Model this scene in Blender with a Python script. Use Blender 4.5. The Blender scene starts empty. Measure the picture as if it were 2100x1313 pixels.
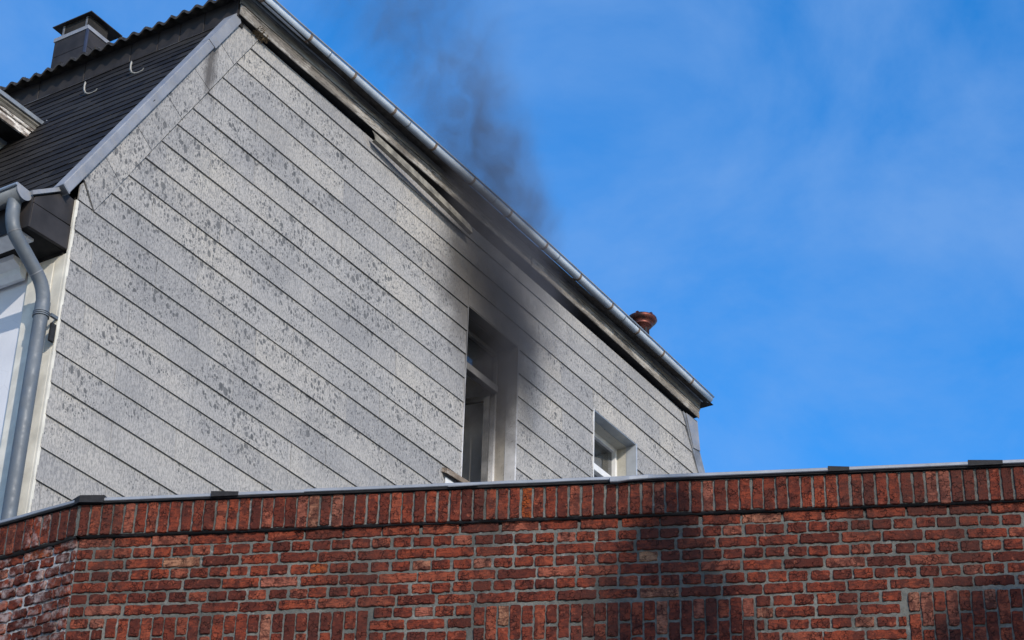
import bpy, bmesh, math, random
from mathutils import Vector, Matrix
R = math.radians
C = bpy.context.scene.collection
sc = bpy.context.scene

# ------------------------------------------------------------------ camera
cam_d = bpy.data.cameras.new('camera'); cam = bpy.data.objects.new('camera', cam_d); C.objects.link(cam)
cam_d.sensor_width = 36; cam_d.lens = 4551.39/2100*36
cam_d.clip_start = 0.1; cam_d.clip_end = 3000
PI_, RO = R(31.2055), R(1.780)
cp, sp = math.cos(PI_), math.sin(PI_)
right0, down0, fwd = Vector((1, 0, 0)), Vector((0, sp, -cp)), Vector((0, cp, sp))
rt = math.cos(RO)*right0 - math.sin(RO)*down0
dn = math.sin(RO)*right0 + math.cos(RO)*down0
cam.matrix_world = Matrix(((rt.x, -dn.x, -fwd.x, 0), (rt.y, -dn.y, -fwd.y, 0), (rt.z, -dn.z, -fwd.z, 1.6), (0, 0, 0, 1)))
sc.camera = cam

# ------------------------------------------------------------------ sun, sky, exposure
SUN = Vector((0.359, -0.832, 0.423)).normalized()
SUN_EL = math.asin(SUN.z); SUN_AZ = math.atan2(SUN.x, SUN.y)
sun_d = bpy.data.lights.new('sun', 'SUN'); sun_d.energy = 3.7; sun_d.angle = R(0.53); sun_d.color = (1.0, 0.90, 0.78)
sun = bpy.data.objects.new('sun', sun_d); C.objects.link(sun)
sun.rotation_euler = SUN.to_track_quat('Z', 'Y').to_euler(); sun.location = SUN*60
w = bpy.data.worlds.new('World'); sc.world = w; w.use_nodes = True
nt = w.node_tree; nt.nodes.clear()
def wn(t, **k):
    n = nt.nodes.new(t)
    for a, b in k.items(): setattr(n, a, b)
    return n
sky = wn('ShaderNodeTexSky', sky_type='NISHITA', sun_disc=False, sun_elevation=SUN_EL, sun_rotation=SUN_AZ,
         altitude=200, air_density=1.0, dust_density=0.6, ozone_density=3.0)
hs = wn('ShaderNodeHueSaturation'); hs.inputs['Hue'].default_value = 0.505; hs.inputs['Saturation'].default_value = 1.39; hs.inputs['Value'].default_value = 1.62
tc = wn('ShaderNodeTexCoord')
mp = wn('ShaderNodeMapping'); mp.inputs['Scale'].default_value = (1.0, 1.1, 1.3); mp.inputs['Rotation'].default_value = (0.5, 0.15, 2.1)
n1 = wn('ShaderNodeTexNoise'); n1.inputs['Scale'].default_value = 6.5; n1.inputs['Detail'].default_value = 9; n1.inputs['Roughness'].default_value = 0.58; n1.inputs['Distortion'].default_value = 0.35
cr = wn('ShaderNodeMapRange'); cr.inputs[1].default_value = 0.34; cr.inputs[2].default_value = 0.68; cr.inputs[3].default_value = 0.0; cr.inputs[4].default_value = 0.54
mx = wn('ShaderNodeMix', data_type='RGBA', blend_type='MIX'); mx.inputs[7].default_value = (1.45, 2.65, 5.0, 1)
bg = wn('ShaderNodeBackground'); bg.inputs['Strength'].default_value = 0.15
wo = wn('ShaderNodeOutputWorld')
L = nt.links.new
L(tc.outputs['Generated'], mp.inputs['Vector']); L(mp.outputs[0], n1.inputs['Vector']); L(n1.outputs['Fac'], cr.inputs[0])
L(sky.outputs[0], hs.inputs['Color']); L(hs.outputs[0], mx.inputs[6]); L(cr.outputs[0], mx.inputs[0]); L(mx.outputs[2], bg.inputs['Color']); L(bg.outputs[0], wo.inputs[0])
sc.view_settings.view_transform = 'Standard'; sc.view_settings.look = 'None'; sc.view_settings.gamma = 1; sc.view_settings.exposure = 0.15
sc.view_settings.use_curve_mapping = False
sc.cycles.volume_step_rate = 1.0; sc.cycles.volume_max_steps = 256

rnd = random.Random(7)
# ------------------------------------------------------------------ material helper
class MT:
    def __init__(s, name, rough=0.7, metal=0.0, spec=0.4):
        s.m = bpy.data.materials.new(name); s.m.use_nodes = True
        s.t = s.m.node_tree; s.b = s.t.nodes['Principled BSDF']
        s.b.inputs['Roughness'].default_value = rough; s.b.inputs['Metallic'].default_value = metal
        s.b.inputs['Specular IOR Level'].default_value = spec
    def n(s, t, ins=None, **k):
        n = s.t.nodes.new(t)
        for a, b in k.items(): setattr(n, a, b)
        for a, b in (ins or {}).items(): s.set(n.inputs[a], b)
        return n
    def set(s, inp, v):
        if isinstance(v, bpy.types.NodeSocket): s.t.links.new(v, inp)
        elif isinstance(v, tuple) and len(v) == 3 and inp.type == 'RGBA': inp.default_value = (*v, 1)
        else: inp.default_value = v
    def coord(s, scale=(1, 1, 1), rnd_off=False, world=False):
        tc = s.n('ShaderNodeTexCoord')
        o = tc.outputs['Object']
        if world: o = s.n('ShaderNodeNewGeometry').outputs['Position']
        if rnd_off:
            oi = s.n('ShaderNodeObjectInfo')
            c = s.n('ShaderNodeCombineXYZ', {0: s.math('MULTIPLY', oi.outputs['Random'], 91.7), 1: s.math('MULTIPLY', oi.outputs['Random'], 37.3), 2: s.math('MULTIPLY', oi.outputs['Random'], 53.1)})
            o = s.n('ShaderNodeVectorMath', {0: o, 1: c.outputs[0]}, operation='ADD').outputs[0]
        m = s.n('ShaderNodeMapping', {'Vector': o, 'Scale': scale})
        return m.outputs[0]
    def rand(s): return s.n('ShaderNodeObjectInfo').outputs['Random']
    def noise(s, v, scale, detail=4, rough=0.55, dist=0.0):
        return s.n('ShaderNodeTexNoise', {'Vector': v, 'Scale': scale, 'Detail': detail, 'Roughness': rough, 'Distortion': dist}).outputs['Fac']
    def vor(s, v, scale, feature='F1', rand=1.0):
        return s.n('ShaderNodeTexVoronoi', {'Vector': v, 'Scale': scale, 'Randomness': rand}, feature=feature)
    def math(s, op, a, b=0.0, clamp=False):
        n = s.n('ShaderNodeMath', {0: a, 1: b}, operation=op); n.use_clamp = clamp; return n.outputs[0]
    def ramp(s, f, a, b, lo=0.0, hi=1.0, smooth=True):
        n = s.n('ShaderNodeMapRange', {0: f, 1: a, 2: b, 3: lo, 4: hi}); n.interpolation_type = 'SMOOTHSTEP' if smooth else 'LINEAR'; return n.outputs[0]
    def cramp(s, f, stops, interp='LINEAR'):
        n = s.n('ShaderNodeValToRGB', {0: f}); e = n.color_ramp; e.interpolation = interp
        while len(e.elements) < len(stops): e.elements.new(0.5)
        for el, (p, c) in zip(e.elements, stops): el.position = p; el.color = (*c, 1)
        return n.outputs[0]
    def mix(s, f, a, b, mode='MIX'):
        n = s.n('ShaderNodeMix', data_type='RGBA', blend_type=mode); s.set(n.inputs[0], f); s.set(n.inputs[6], a); s.set(n.inputs[7], b); return n.outputs[2]
    def color(s, c): s.set(s.b.inputs['Base Color'], c)
    def rough(s, v): s.set(s.b.inputs['Roughness'], v)
    def bump(s, h, strength=0.5, dist=0.01):
        n = s.n('ShaderNodeBump', {'Height': h, 'Strength': strength, 'Distance': dist}); s.t.links.new(n.outputs[0], s.b.inputs['Normal'])

def simple(name, col, rough=0.7, metal=0.0, var=0.15, scale=8, spec=0.4, bump=0.1):
    m = MT(name, rough, metal, spec); v = m.coord(); f = m.noise(v, scale, 6)
    lo = tuple(c*(1-var) for c in col); hi = tuple(min(1, c*(1+var)) for c in col)
    m.color(m.mix(m.ramp(f, .3, .7), lo, hi))
    if bump: m.bump(m.noise(v, scale*6, 3), bump, 0.004)
    return m.m
MAT = {}

# cladding: weathered fibre cement with lichen spots
def cladding():
    m = MT('weathered_cladding', 0.85, 0, 0.25)
    v = m.coord()
    base = m.cramp(m.noise(v, 1.1, 5), [(0.3, (.27, .267, .262)), (0.5, (.345, .336, .32)), (0.7, (.395, .375, .338))])
    # pebbly speckle and vertical streak grain
    g = m.noise(m.coord((1, 1, .35)), 95, 3, 0.7)
    base = m.mix(m.ramp(g, .36, .60, .75, 0.0), base, (.15, .151, .153))
    st = m.noise(m.coord((34, 34, 1.1)), 1.5, 4, 0.6)
    base = m.mix(m.ramp(st, .52, .78, 0, .45), base, (.13, .135, .145))
    # each plank slightly its own tone
    r = m.rand()
    base = m.mix(1.0, base, m.cramp(r, [(0, (.84, .85, .87)), (.5, (1, 1, 1)), (1, (1.09, 1.07, 1.03))]), 'MULTIPLY')
    # lichen blots
    vv = m.n('ShaderNodeVectorMath', {0: m.coord((1, 1, .72), rnd_off=True), 1: m.n('ShaderNodeVectorMath', {0: m.n('ShaderNodeTexNoise', {'Vector': v, 'Scale': 22.0}).outputs['Color'], 'Scale': .016}, operation='SCALE').outputs[0]}, operation='ADD').outputs[0]
    pz = m.n('ShaderNodeSeparateXYZ', {0: v}).outputs[2]
    fr = m.math('FRACT', m.math('DIVIDE', m.math('SUBTRACT', pz, 8.252-.2497*20), .2497))
    cl = m.math('ADD', m.math('MULTIPLY', m.noise(m.coord((.75, .75, 1.3)), 1.7, 4, 0.6), .72), m.math('MULTIPLY', m.noise(m.coord((.9, .9, 1.6), rnd_off=True), 2.6, 4, 0.62), .28))
    cl = m.math('ADD', cl, m.ramp(fr, .05, .6, -.05, .035))
    cl = m.math('SUBTRACT', cl, m.ramp(pz, 12.5, 13.1, 0, .12))
    cl = m.math('SUBTRACT', cl, m.ramp(pz, 10.6, 8.4, -.02, .07))
    clb = m.math('SUBTRACT', cl, m.ramp(m.n('ShaderNodeSeparateXYZ', {0: v}).outputs[0], 2.2, 6.0, 0, .055))
    for sc_, lo, hi, amt in ((18, .46, .60, .76), (27, .43, .58, .80), (44, .38, .56, .76), (78, .32, .54, .62)):
        vo = m.vor(vv, sc_)
        cell = m.n('ShaderNodeSeparateColor', {0: vo.outputs['Color']})
        rad = m.math('MULTIPLY', m.ramp(cl if sc_ > 30 else clb, lo, hi, 0, .54), m.ramp(cell.outputs[0], .42, 1.0, 0.0, 1.0, False))
        d = m.math('SUBTRACT', rad, vo.outputs['Distance'])
        spot = m.ramp(d, 0.0, .06, 0, amt)
        base = m.mix(spot, base, (.072, .075, .078))
    # grime near the plank's free lower edges and bluish clouding
    cloud = m.noise(m.coord((1.6, 1.6, .9)), 2.3, 6, .6)
    base = m.mix(m.ramp(cloud, .55, .80, 0, .42), base, (.15, .153, .162))
    drip = m.math('MULTIPLY', m.ramp(m.noise(m.coord((13, 13, .5), rnd_off=True), 1.0, 5, .7), .52, .74, 0, .6), m.ramp(fr, .25, 1.0, 0, 1))
    base = m.mix(drip, base, (.12, .125, .132))
    # rusty-dark run-off below the lapped verge flashing
    q0 = m.n('ShaderNodeSeparateXYZ', {0: v}); rn = m.math('MULTIPLY', m.math('SUBTRACT', m.noise(m.coord((6, 6, 1.2)), 3.0, 5, .65), .5), .22)
    rx = m.math('ABSOLUTE', m.math('ADD', m.math('SUBTRACT', q0.outputs[0], 1.185), rn))
    run = m.math('MULTIPLY', m.ramp(rx, .02, .11, 1, 0), m.math('MULTIPLY', m.ramp(q0.outputs[2], 12.15, 12.35, 0, 1), m.ramp(q0.outputs[2], 12.8, 12.7, 0, 1)))
    base = m.mix(m.math('MULTIPLY', run, .8), base, (.05, .045, .042))
    # soot around and above the burnt window (window spans x 4.98-5.85, head z 12.28)
    p = m.n('ShaderNodeSeparateXYZ', {0: v}); wob = m.math('MULTIPLY', m.math('SUBTRACT', m.noise(v, 2.6, 5, .6), .5), .9)
    dx = m.math('DIVIDE', m.math('SUBTRACT', p.outputs[0], 5.25), 1.0)
    dz = m.math('DIVIDE', m.math('SUBTRACT', p.outputs[2], 12.42), .62)
    dd = m.math('ADD', m.math('SQRT', m.math('ADD', m.math('MULTIPLY', dx, dx), m.math('MULTIPLY', dz, dz))), wob)
    base = m.mix(m.ramp(dd, .35, 1.25, .78, 0), base, (.045, .043, .042))
    dx2 = m.math('ABSOLUTE', m.math('SUBTRACT', p.outputs[0], 5.4)); band = m.math('ADD', m.math('DIVIDE', dx2, .8), wob)
    low = m.ramp(p.outputs[2], 10.9, 12.2, 0, .55)
    base = m.mix(m.math('MULTIPLY', m.ramp(band, .55, 1.15, 1, 0), low), base, (.075, .068, .062))
    m.color(base)
    m.bump(m.math('ADD', m.noise(v, 130, 3, .7), m.math('MULTIPLY', m.noise(v, 9, 3), .5)), .35, .003)
    return m.m
MAT['clad'] = cladding()

def brick(name, pale):
    m = MT(name, 0.92, 0, 0.06)
    v = m.coord(rnd_off=True); r = m.rand()
    r2 = m.n('ShaderNodeTexWhiteNoise', {'W': r}, noise_dimensions='1D').outputs['Value']
    c = m.cramp(r, [(0, (.075, .021, .015)), (.18, (.12, .029, .018)), (.45, (.175, .038, .021)), (.74, (.22, .047, .023)), (.86, (.25, .066, .036)), (.94, (.285, .10, .066)), (.98, (.30, .14, .085)), (.992, (.32, .18, .10)), (.996, (.28, .062, .016))], 'CONSTANT' if False else 'LINEAR')
    sm = m.noise(v, 16, 6, .65, .5)
    c = m.mix(m.ramp(sm, .40, .62, 0, .85), c, (.060, .018, .014))
    dr = m.noise(m.coord((1, 1, 4.5), rnd_off=True), 22, 5, .7)
    c = m.mix(m.ramp(dr, .46, .64, 0, .7), c, (.045, .017, .014))
    lt = m.noise(v, 27, 5, .6)
    c = m.mix(m.ramp(lt, .58, .74, 0, .6), c, (.33, .095, .055))
    # soot-black edges of the kiln and firing cracks
    wv = m.n('ShaderNodeVectorMath', {0: v, 1: m.n('ShaderNodeVectorMath', {0: m.n('ShaderNodeTexNoise', {'Vector': v, 'Scale': 45.0, 'Detail': 3.0}).outputs['Color'], 'Scale': .03}, operation='SCALE').outputs[0]}, operation='ADD').outputs[0]
    ck = m.vor(wv, 34, 'DISTANCE_TO_EDGE').outputs['Distance']
    ckm = m.math('MULTIPLY', m.ramp(ck, .0, .075, 1, 0), m.ramp(m.noise(v, 15, 4), .46, .58))
    c = m.mix(m.math('MULTIPLY', ckm, .85), c, (.02, .010, .009))
    gr = m.noise(v, 210, 2, .7)
    c = m.mix(m.ramp(gr, .52, .70, 0, .6), c, (.035, .014, .013))
    if pale:
        c = m.mix(m.ramp(m.noise(v, 11, 6, .7), .46, .68, 0, .65), c, (.42, .36, .34))
    else:
        c = m.mix(m.ramp(m.noise(v, 13, 6, .75), .66, .80, 0, .45), c, (.36, .30, .28))
    # dirt washed down the wall in broad streaks (own shape, world-fixed)
    wd = m.noise(m.coord((1.5, 1.5, .5), world=True), 1.6, 5, .6)
    c = m.mix(m.ramp(wd, .46, .70, 0, .55), c, (.045, .024, .02))
    m.color(c)
    h = m.math('ADD', m.math('MULTIPLY', m.noise(v, 60, 5, .7), 1.0), m.math('MULTIPLY', m.ramp(ckm, 0, 1, 1, 0), .8))
    m.bump(h, 1.0, .009)
    return m.m
MAT['brick'] = brick('rough_red_brick', False); MAT['brick_pale'] = brick('salt_stained_brick', True)

def mortar(name, a, b):
    m = MT(name, .95, 0, .05); v = m.coord()
    c = m.mix(m.ramp(m.noise(v, 3, 5), .35, .7), a, b)
    c = m.mix(m.ramp(m.noise(v, 70, 4, .7), .5, .75, 0, .6), c, (.075, .08, .085))
    c = m.mix(m.ramp(m.noise(v, 9, 6, .7), .56, .72, 0, .7), c, (.34, .34, .32))
    c = m.mix(m.ramp(m.noise(v, 26, 4, .7), .5, .7, 0, .55), c, (.07, .082, .078))
    wd = m.noise(m.coord((1.5, 1.5, .5), world=True), 1.6, 5, .6)
    c = m.mix(m.ramp(wd, .46, .70, 0, .45), c, (.05, .05, .046))
    m.color(c); m.bump(m.math('ADD', m.noise(v, 90, 5, .75), m.noise(v, 25, 4, .6)), 1.0, .009); return m.m
MAT['mortar'] = mortar('grey_mortar', (.09, .094, .086), (.175, .175, .158)); MAT['mortar_pale'] = mortar('salt_stained_mortar', (.24, .24, .24), (.42, .42, .42))

def zinc(name, col, dark=.6, rough=.42, metal=.55):
    m = MT(name, rough, metal, .5); v = m.coord()
    c = m.mix(m.ramp(m.noise(v, 4, 6, .6), .35, .7), tuple(x*.78 for x in col), col)
    c = m.mix(m.ramp(m.noise(v, 40, 5, .7), .56, .8, 0, dark), c, tuple(x*.45 for x in col))
    m.color(c); m.rough(m.ramp(m.noise(v, 14, 4), .3, .7, rough-.08, rough+.2)); m.bump(m.noise(v, 6, 3), .12, .01); return m.m
MAT['zinc'] = zinc('weathered_zinc', (.34, .38, .42)); MAT['zinc_light'] = zinc('pale_zinc_flashing', (.27, .28, .30), .45, .55, .25)
MAT['zinc_pipe'] = zinc('blue_grey_zinc_pipe', (.115, .135, .155), .6, .55, .15)
MAT['gutter'] = zinc('dull_gutter_zinc', (.50, .57, .64), .35, .6, .0)
MAT['strap'] = simple('rusty_strap', (.22, .17, .13), .8, .1, .35, 30)
MAT['coping'] = zinc('dull_coping_metal', (.27, .29, .32), .5, .55, .3)
MAT['bitumen'] = simple('black_bitumen', (.014, .014, .015), .75, 0, .3, 30, .3, .4)
MAT['under'] = simple('painted_shade_black', (.012, .012, .013), .9, 0, .3, 20, .2, .2)  # near-black, stands for shade in the joint and below the coping
def wood(name, a, b, peel, pk, along):
    m = MT(name, .9, 0, .2); v = m.coord(along)
    c = m.mix(m.ramp(m.noise(v, 14, 6, .7), .3, .7), a, b)
    c = m.mix(m.ramp(m.noise(v, 55, 4, .7), .52, .7, 0, .8), c, tuple(x*.25 for x in a))
    c = m.mix(m.ramp(m.noise(v, 8, 8, .75), .52, .60, 0, pk), c, peel)
    m.color(c); m.bump(m.noise(v, 40, 6, .75), .9, .01); return m.m
MAT['wood_low'] = wood('peeling_grey_fascia_wood', (.10, .09, .078), (.24, .22, .19), (.38, .36, .325), .8, (.25, 1, 1))
MAT['wood_high'] = wood('mossy_dark_fascia_wood', (.085, .08, .07), (.17, .165, .148), (.27, .27, .245), .65, (.14, 1, 1))
MAT['wood_white'] = wood('flaking_white_paint_wood', (.16, .13, .11), (.3, .27, .24), (.72, .70, .66), .95, (.25, .25, 1))
MAT['sill'] = wood('rotten_sill_wood', (.13, .10, .075), (.26, .21, .165), (.4, .37, .33), .5, (.3, 1, 1))
def slate():
    m = MT('dark_slate', .7, 0, .12); v = m.coord(rnd_off=True)
    c = m.cramp(m.rand(), [(0, (.011, .010, .010)), (.5, (.018, .0165, .016)), (1, (.027, .025, .023))])
    c = m.mix(m.ramp(m.noise(v, 9, 5), .5, .75, 0, .4), c, (.036, .034, .032))
    m.color(c); m.bump(m.noise(v, 40, 5, .6), .35, .003); return m.m
MAT['slate'] = slate()
MAT['panel'] = simple('brown_black_slate_panel', (.026, .0235, .0235), .65, 0, .3, 5, .25, .12)
MAT['tile'] = simple('mossy_dark_roof_tile', (.034, .031, .028), .8, 0, .5, 18, .3, .6)
MAT['dark'] = simple('dark_shadow_gap_board', (.020, .019, .018), .9, 0, .3, 8, .2, .2)
MAT['soffit'] = simple('shade_black_soffit_board', (.018, .017, .016), .9, 0, .4, 8, .2, .2)  # near-black tone paints the shade under the eaves into the boards
def plaster():
    m = MT('painted_white_plaster', .8, 0, .3); v = m.coord()
    c = m.mix(m.ramp(m.noise(v, 2.2, 6), .4, .75), (.60, .61, .63), (.52, .53, .56))
    c = m.mix(m.ramp(m.vor(v, 2.6, 'DISTANCE_TO_EDGE').outputs['Distance'], 0, .006, .35, 0), c, (.35, .35, .36))
    m.color(c); m.bump(m.noise(v, 60, 4), .15, .004); return m.m
MAT['plaster'] = plaster()
MAT['cream'] = simple('cream_painted_corner_board', (.56, .54, .47), .7, 0, .15, 6, .3, .25)
MAT['white'] = simple('off_white_window_paint', (.60, .61, .61), .5, 0, .08, 10, .4, .1)
def jambm():
    m = MT('stained_cream_jamb', .75, 0, .3); v = m.coord()
    c = m.mix(m.ramp(m.noise(v, 5, 5), .4, .7), (.43, .42, .37), (.34, .33, .285))
    c = m.mix(m.ramp(m.noise(v, 46, 5, .7), .60, .70, 0, .8), c, (.12, .10, .085)); m.color(c); m.bump(m.noise(v, 50, 4), .3, .003); return m.m
MAT['jamb'] = jambm(); MAT['grey_trim'] = simple('grey_metal_window_trim', (.36, .39, .42), .5, .2, .1, 8, .4, .1)
def burnt(name, col):
    m = MT(name, .85, 0, .25); v = m.coord(); p = m.n('ShaderNodeSeparateXYZ', {0: v})
    w_ = m.math('MULTIPLY', m.math('SUBTRACT', m.noise(v, 5, 5), .5), 1.1)
    f = m.ramp(m.math('ADD', p.outputs[2], w_), 10.6, 11.9, .10, .90)
    c = m.mix(m.ramp(m.noise(v, 44, 5, .7), .56, .70, 0, .7), col, (.12, .10, .085))
    m.color(m.mix(f, c, (.045, .043, .042))); m.bump(m.noise(v, 50, 4), .3, .003); return m.m
MAT['burnt_jamb'] = burnt('smoke_stained_jamb', (.40, .37, .32)); MAT['burnt_white'] = burnt('smoke_stained_paint', (.60, .60, .60))
MAT['room'] = simple('sooty_room_wall', (.55, .54, .53), .9, 0, .3, 2, .2, .1)
MAT['curtain'] = simple('pale_grey_curtain', (.30, .31, .31), .9, 0, .2, 6, .1, .1)
g = MT('window_glass', .03, 0, .5); g.b.inputs['Transmission Weight'].default_value = 0.0; g.b.inputs['Alpha'].default_value = .62; g.b.inputs['IOR'].default_value = 2.5
g.color((.02, .025, .03)); g.b.inputs['Specular IOR Level'].default_value = .9; MAT['glass'] = g.m
cu = MT('tarnished_copper', .5, .8, .4); vv_ = cu.coord(); cu.color(cu.mix(cu.ramp(cu.noise(vv_, 14, 5), .4, .65), (.15, .052, .040), (.055, .03, .028))); MAT['copper'] = cu.m
MAT['hook'] = simple('galvanised_hook', (.27, .265, .24), .55, .3, .25, 30)
MAT['lead'] = simple('dull_lead_sheet', (.19, .20, .215), .6, .3, .35, 8, .4, .3)
MAT['bent'] = simple('dirty_bent_flashing', (.20, .185, .15), .7, .1, .45, 9, .3, .2)
MAT['ground'] = simple('pale_concrete_paving', (.30, .29, .27), .9, 0, .2, 1.5, .2, .3)
MAT['bark'] = simple('brown_bark', (.07, .05, .035), .9, 0, .3, 12, .2, .5)
MAT['leaf'] = simple('dark_cypress_green', (.035, .06, .025), .8, 0, .3, 3, .2, 0)

# ------------------------------------------------------------------ mesh helper
class MB:
    def __init__(s): s.v = []; s.f = []; s.sm = []
    def add(s, vs, fs, smooth=False):
        o = len(s.v); s.v += [tuple(p) for p in vs]; s.f += [tuple(i+o for i in f) for f in fs]; s.sm += [smooth]*len(fs)
    def box(s, x0, x1, y0, y1, z0, z1):
        s.add([(x0, y0, z0), (x1, y0, z0), (x1, y1, z0), (x0, y1, z0), (x0, y0, z1), (x1, y0, z1), (x1, y1, z1), (x0, y1, z1)],
              [(0, 3, 2, 1), (4, 5, 6, 7), (0, 1, 5, 4), (1, 2, 6, 5), (2, 3, 7, 6), (3, 0, 4, 7)])
    def slab(s, poly, nf, nb):            # polygon in (x, z), front depth n (may be a function), back depth n ; y = -n
        F = nf if callable(nf) else (lambda a, b: nf)
        B = nb if callable(nb) else (lambda a, b: nb)
        k = len(poly)
        s.add([(a, -F(a, b), b) for a, b in poly] + [(a, -B(a, b), b) for a, b in poly],
              [tuple(range(k)), tuple(range(2*k-1, k-1, -1))] + [(i, i+k, (i+1) % k+k, (i+1) % k) for i in range(k)])
    def extrude_x(s, prof, x0, x1, smooth=False, closed=True, segs=1):   # profile in (n, z)
        k = len(prof); vs = []
        for j in range(segs+1):
            x = x0+(x1-x0)*j/segs; vs += [(x, -a, b) for a, b in prof]
        fs = []
        for j in range(segs):
            for i in range(k if closed else k-1): fs.append((j*k+i, j*k+(i+1) % k, (j+1)*k+(i+1) % k, (j+1)*k+i))
        if closed: fs += [tuple(range(k)), tuple(range(segs*k+k-1, segs*k-1, -1))]
        s.add(vs, fs, smooth)
    def extrude_y(s, prof, y0, y1, smooth=False, closed=True):   # profile in (x, z)
        k = len(prof)
        fs = [(i, (i+1) % k, (i+1) % k+k, i+k) for i in range(k if closed else k-1)]
        if closed: fs += [tuple(range(k)), tuple(range(2*k-1, k-1, -1))]
        s.add([(a, y0, b) for a, b in prof]+[(a, y1, b) for a, b in prof], fs, smooth)
    def tube(s, pts, r, seg=16, smooth=True):
        pts = [Vector(p) for p in pts]; rings = []; up = Vector((0.123, 0.95, 0.2))
        for i, p in enumerate(pts):
            d = (pts[min(i+1, len(pts)-1)]-pts[max(i-1, 0)]).normalized()
            a = d.cross(up).normalized(); b = d.cross(a)
            rr = r[i] if isinstance(r, (list, tuple)) else r
            rings.append([p+(a*math.cos(t)+b*math.sin(t))*rr for t in [2*math.pi*j/seg for j in range(seg)]])
        vs = [q for ring in rings for q in ring]
        fs = [(i*seg+j, i*seg+(j+1) % seg, (i+1)*seg+(j+1) % seg, (i+1)*seg+j) for i in range(len(pts)-1) for j in range(seg)]
        s.add(vs, fs, smooth)
        s.add(rings[0]+rings[-1], [tuple(range(seg-1, -1, -1)), tuple(range(seg, 2*seg))])
    def lathe(s, cx, cy, prof, seg=24, smooth=True):
        k = len(prof); vs = []
        for j in range(seg):
            t = 2*math.pi*j/seg; vs += [(cx+r*math.cos(t), cy+r*math.sin(t), z) for r, z in prof]
        fs = [(j*k+i, ((j+1) % seg)*k+i, ((j+1) % seg)*k+i+1, j*k+i+1) for j in range(seg) for i in range(k-1)]
        s.add(vs, fs, smooth)
    def mesh(s, name, mat, fix=True):
        me = bpy.data.meshes.new(name); me.from_pydata(s.v, [], s.f)
        for p, q in zip(me.polygons, s.sm): p.use_smooth = q
        if fix:
            bm = bmesh.new(); bm.from_mesh(me); bmesh.ops.recalc_face_normals(bm, faces=bm.faces); bm.to_mesh(me); bm.free()
        me.materials.append(mat); return me
    def build(s, name, mat, parent=None, fix=True):
        return link(name, s.mesh(name, mat, fix), parent)
def link(name, me, parent=None):
    o = bpy.data.objects.new(name, me); C.objects.link(o)
    if parent: o.parent = parent
    return o
def bevel(o, wdt, seg=1):
    md = o.modifiers.new('bevel', 'BEVEL'); md.width = wdt; md.segments = seg; md.limit_method = 'ANGLE'; md.angle_limit = R(40); return o
def tag(o, label=None, cat=None, kind=None, group=None):
    if label: o['label'] = label
    if cat: o['category'] = cat
    if kind: o['kind'] = kind
    if group: o['group'] = group
    return o
def clip(poly, a, b, c):                  # keep a*x + b*z <= c
    out = []
    for i in range(len(poly)):
        p, q = poly[i], poly[(i+1) % len(poly)]
        dp, dq = a*p[0]+b*p[1]-c, a*q[0]+b*q[1]-c
        if dp <= 0: out.append(p)
        if (dp < 0 < dq) or (dq < 0 < dp):
            t = dp/(dp-dq); out.append((p[0]+(q[0]-p[0])*t, p[1]+(q[1]-p[1])*t))
    return out
def area(p): return abs(sum(p[i][0]*p[(i+1) % len(p)][1]-p[(i+1) % len(p)][0]*p[i][1] for i in range(len(p))))/2

# ------------------------------------------------------------------ ground
gb = MB(); gb.add([(-300, -300, 0), (300, -300, 0), (300, 300, 0), (-300, 300, 0)], [(0, 1, 2, 3)])
tag(gb.build('ground', MAT['ground'], fix=False), 'pale concrete paved yard at the foot of the walls', 'ground', 'structure')

# ================================================================== HOUSE (local x along the clad wall, y into the house, n = -y)
house = bpy.data.objects.new('house', None); C.objects.link(house)
house.location = (-3.15159, 13.23720, 0); house.rotation_euler = (0, 0, math.atan2(.83634, .54821))
tag(house, 'grey clad house with dark mansard roof and a smoking upper window', 'house', 'thing')

ZH = 12.28                                # window heads
W1, W2 = (4.975, 5.848), (7.245, 8.104)
SILL = 10.47
def left_in(z):                           # inner edge of the verge border planks
    return 0.0 if z < 10.509 else .16+(z-10.509)*(1.731-.16)/(13.154-10.509)
def right_edge(z): return 9.095+(13.139-z)*(.332/.584)
side_poly = [(0, 0), (13.0, 0), (13.0, 6.9), (9.095+.012, 13.15), (1.42, 13.15), (-.10, 10.53), (0, 10.5)]
# backing wall
bk = MB()
for x0, x1, z0, z1 in ((0.0, W1[0], 0, 10.5), (W1[0], W1[1], 0, SILL-.03), (W1[1], W2[0], 0, ZH), (W2[0], W2[1], 0, SILL-.03), (W2[1], 9.3, 0, ZH)):
    p = [(x0, z0), (x1, z0), (x1, z1), (x0, z1)]
    p = clip(p, 1, .332/.584, 9.095+13.139*.332/.584)
    bk.slab(p, -.001, -.19)
bk.slab([(0.0, 10.5), (W1[0], 10.5), (W1[0], ZH), (.93, ZH)], -.001, -.19)
bk.slab([(.93, ZH), (9.57, ZH), (9.1, 13.15), (1.45, 13.15)], -.001, -.19)
side = bk.build('side_wall', MAT['dark'], house)

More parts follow.
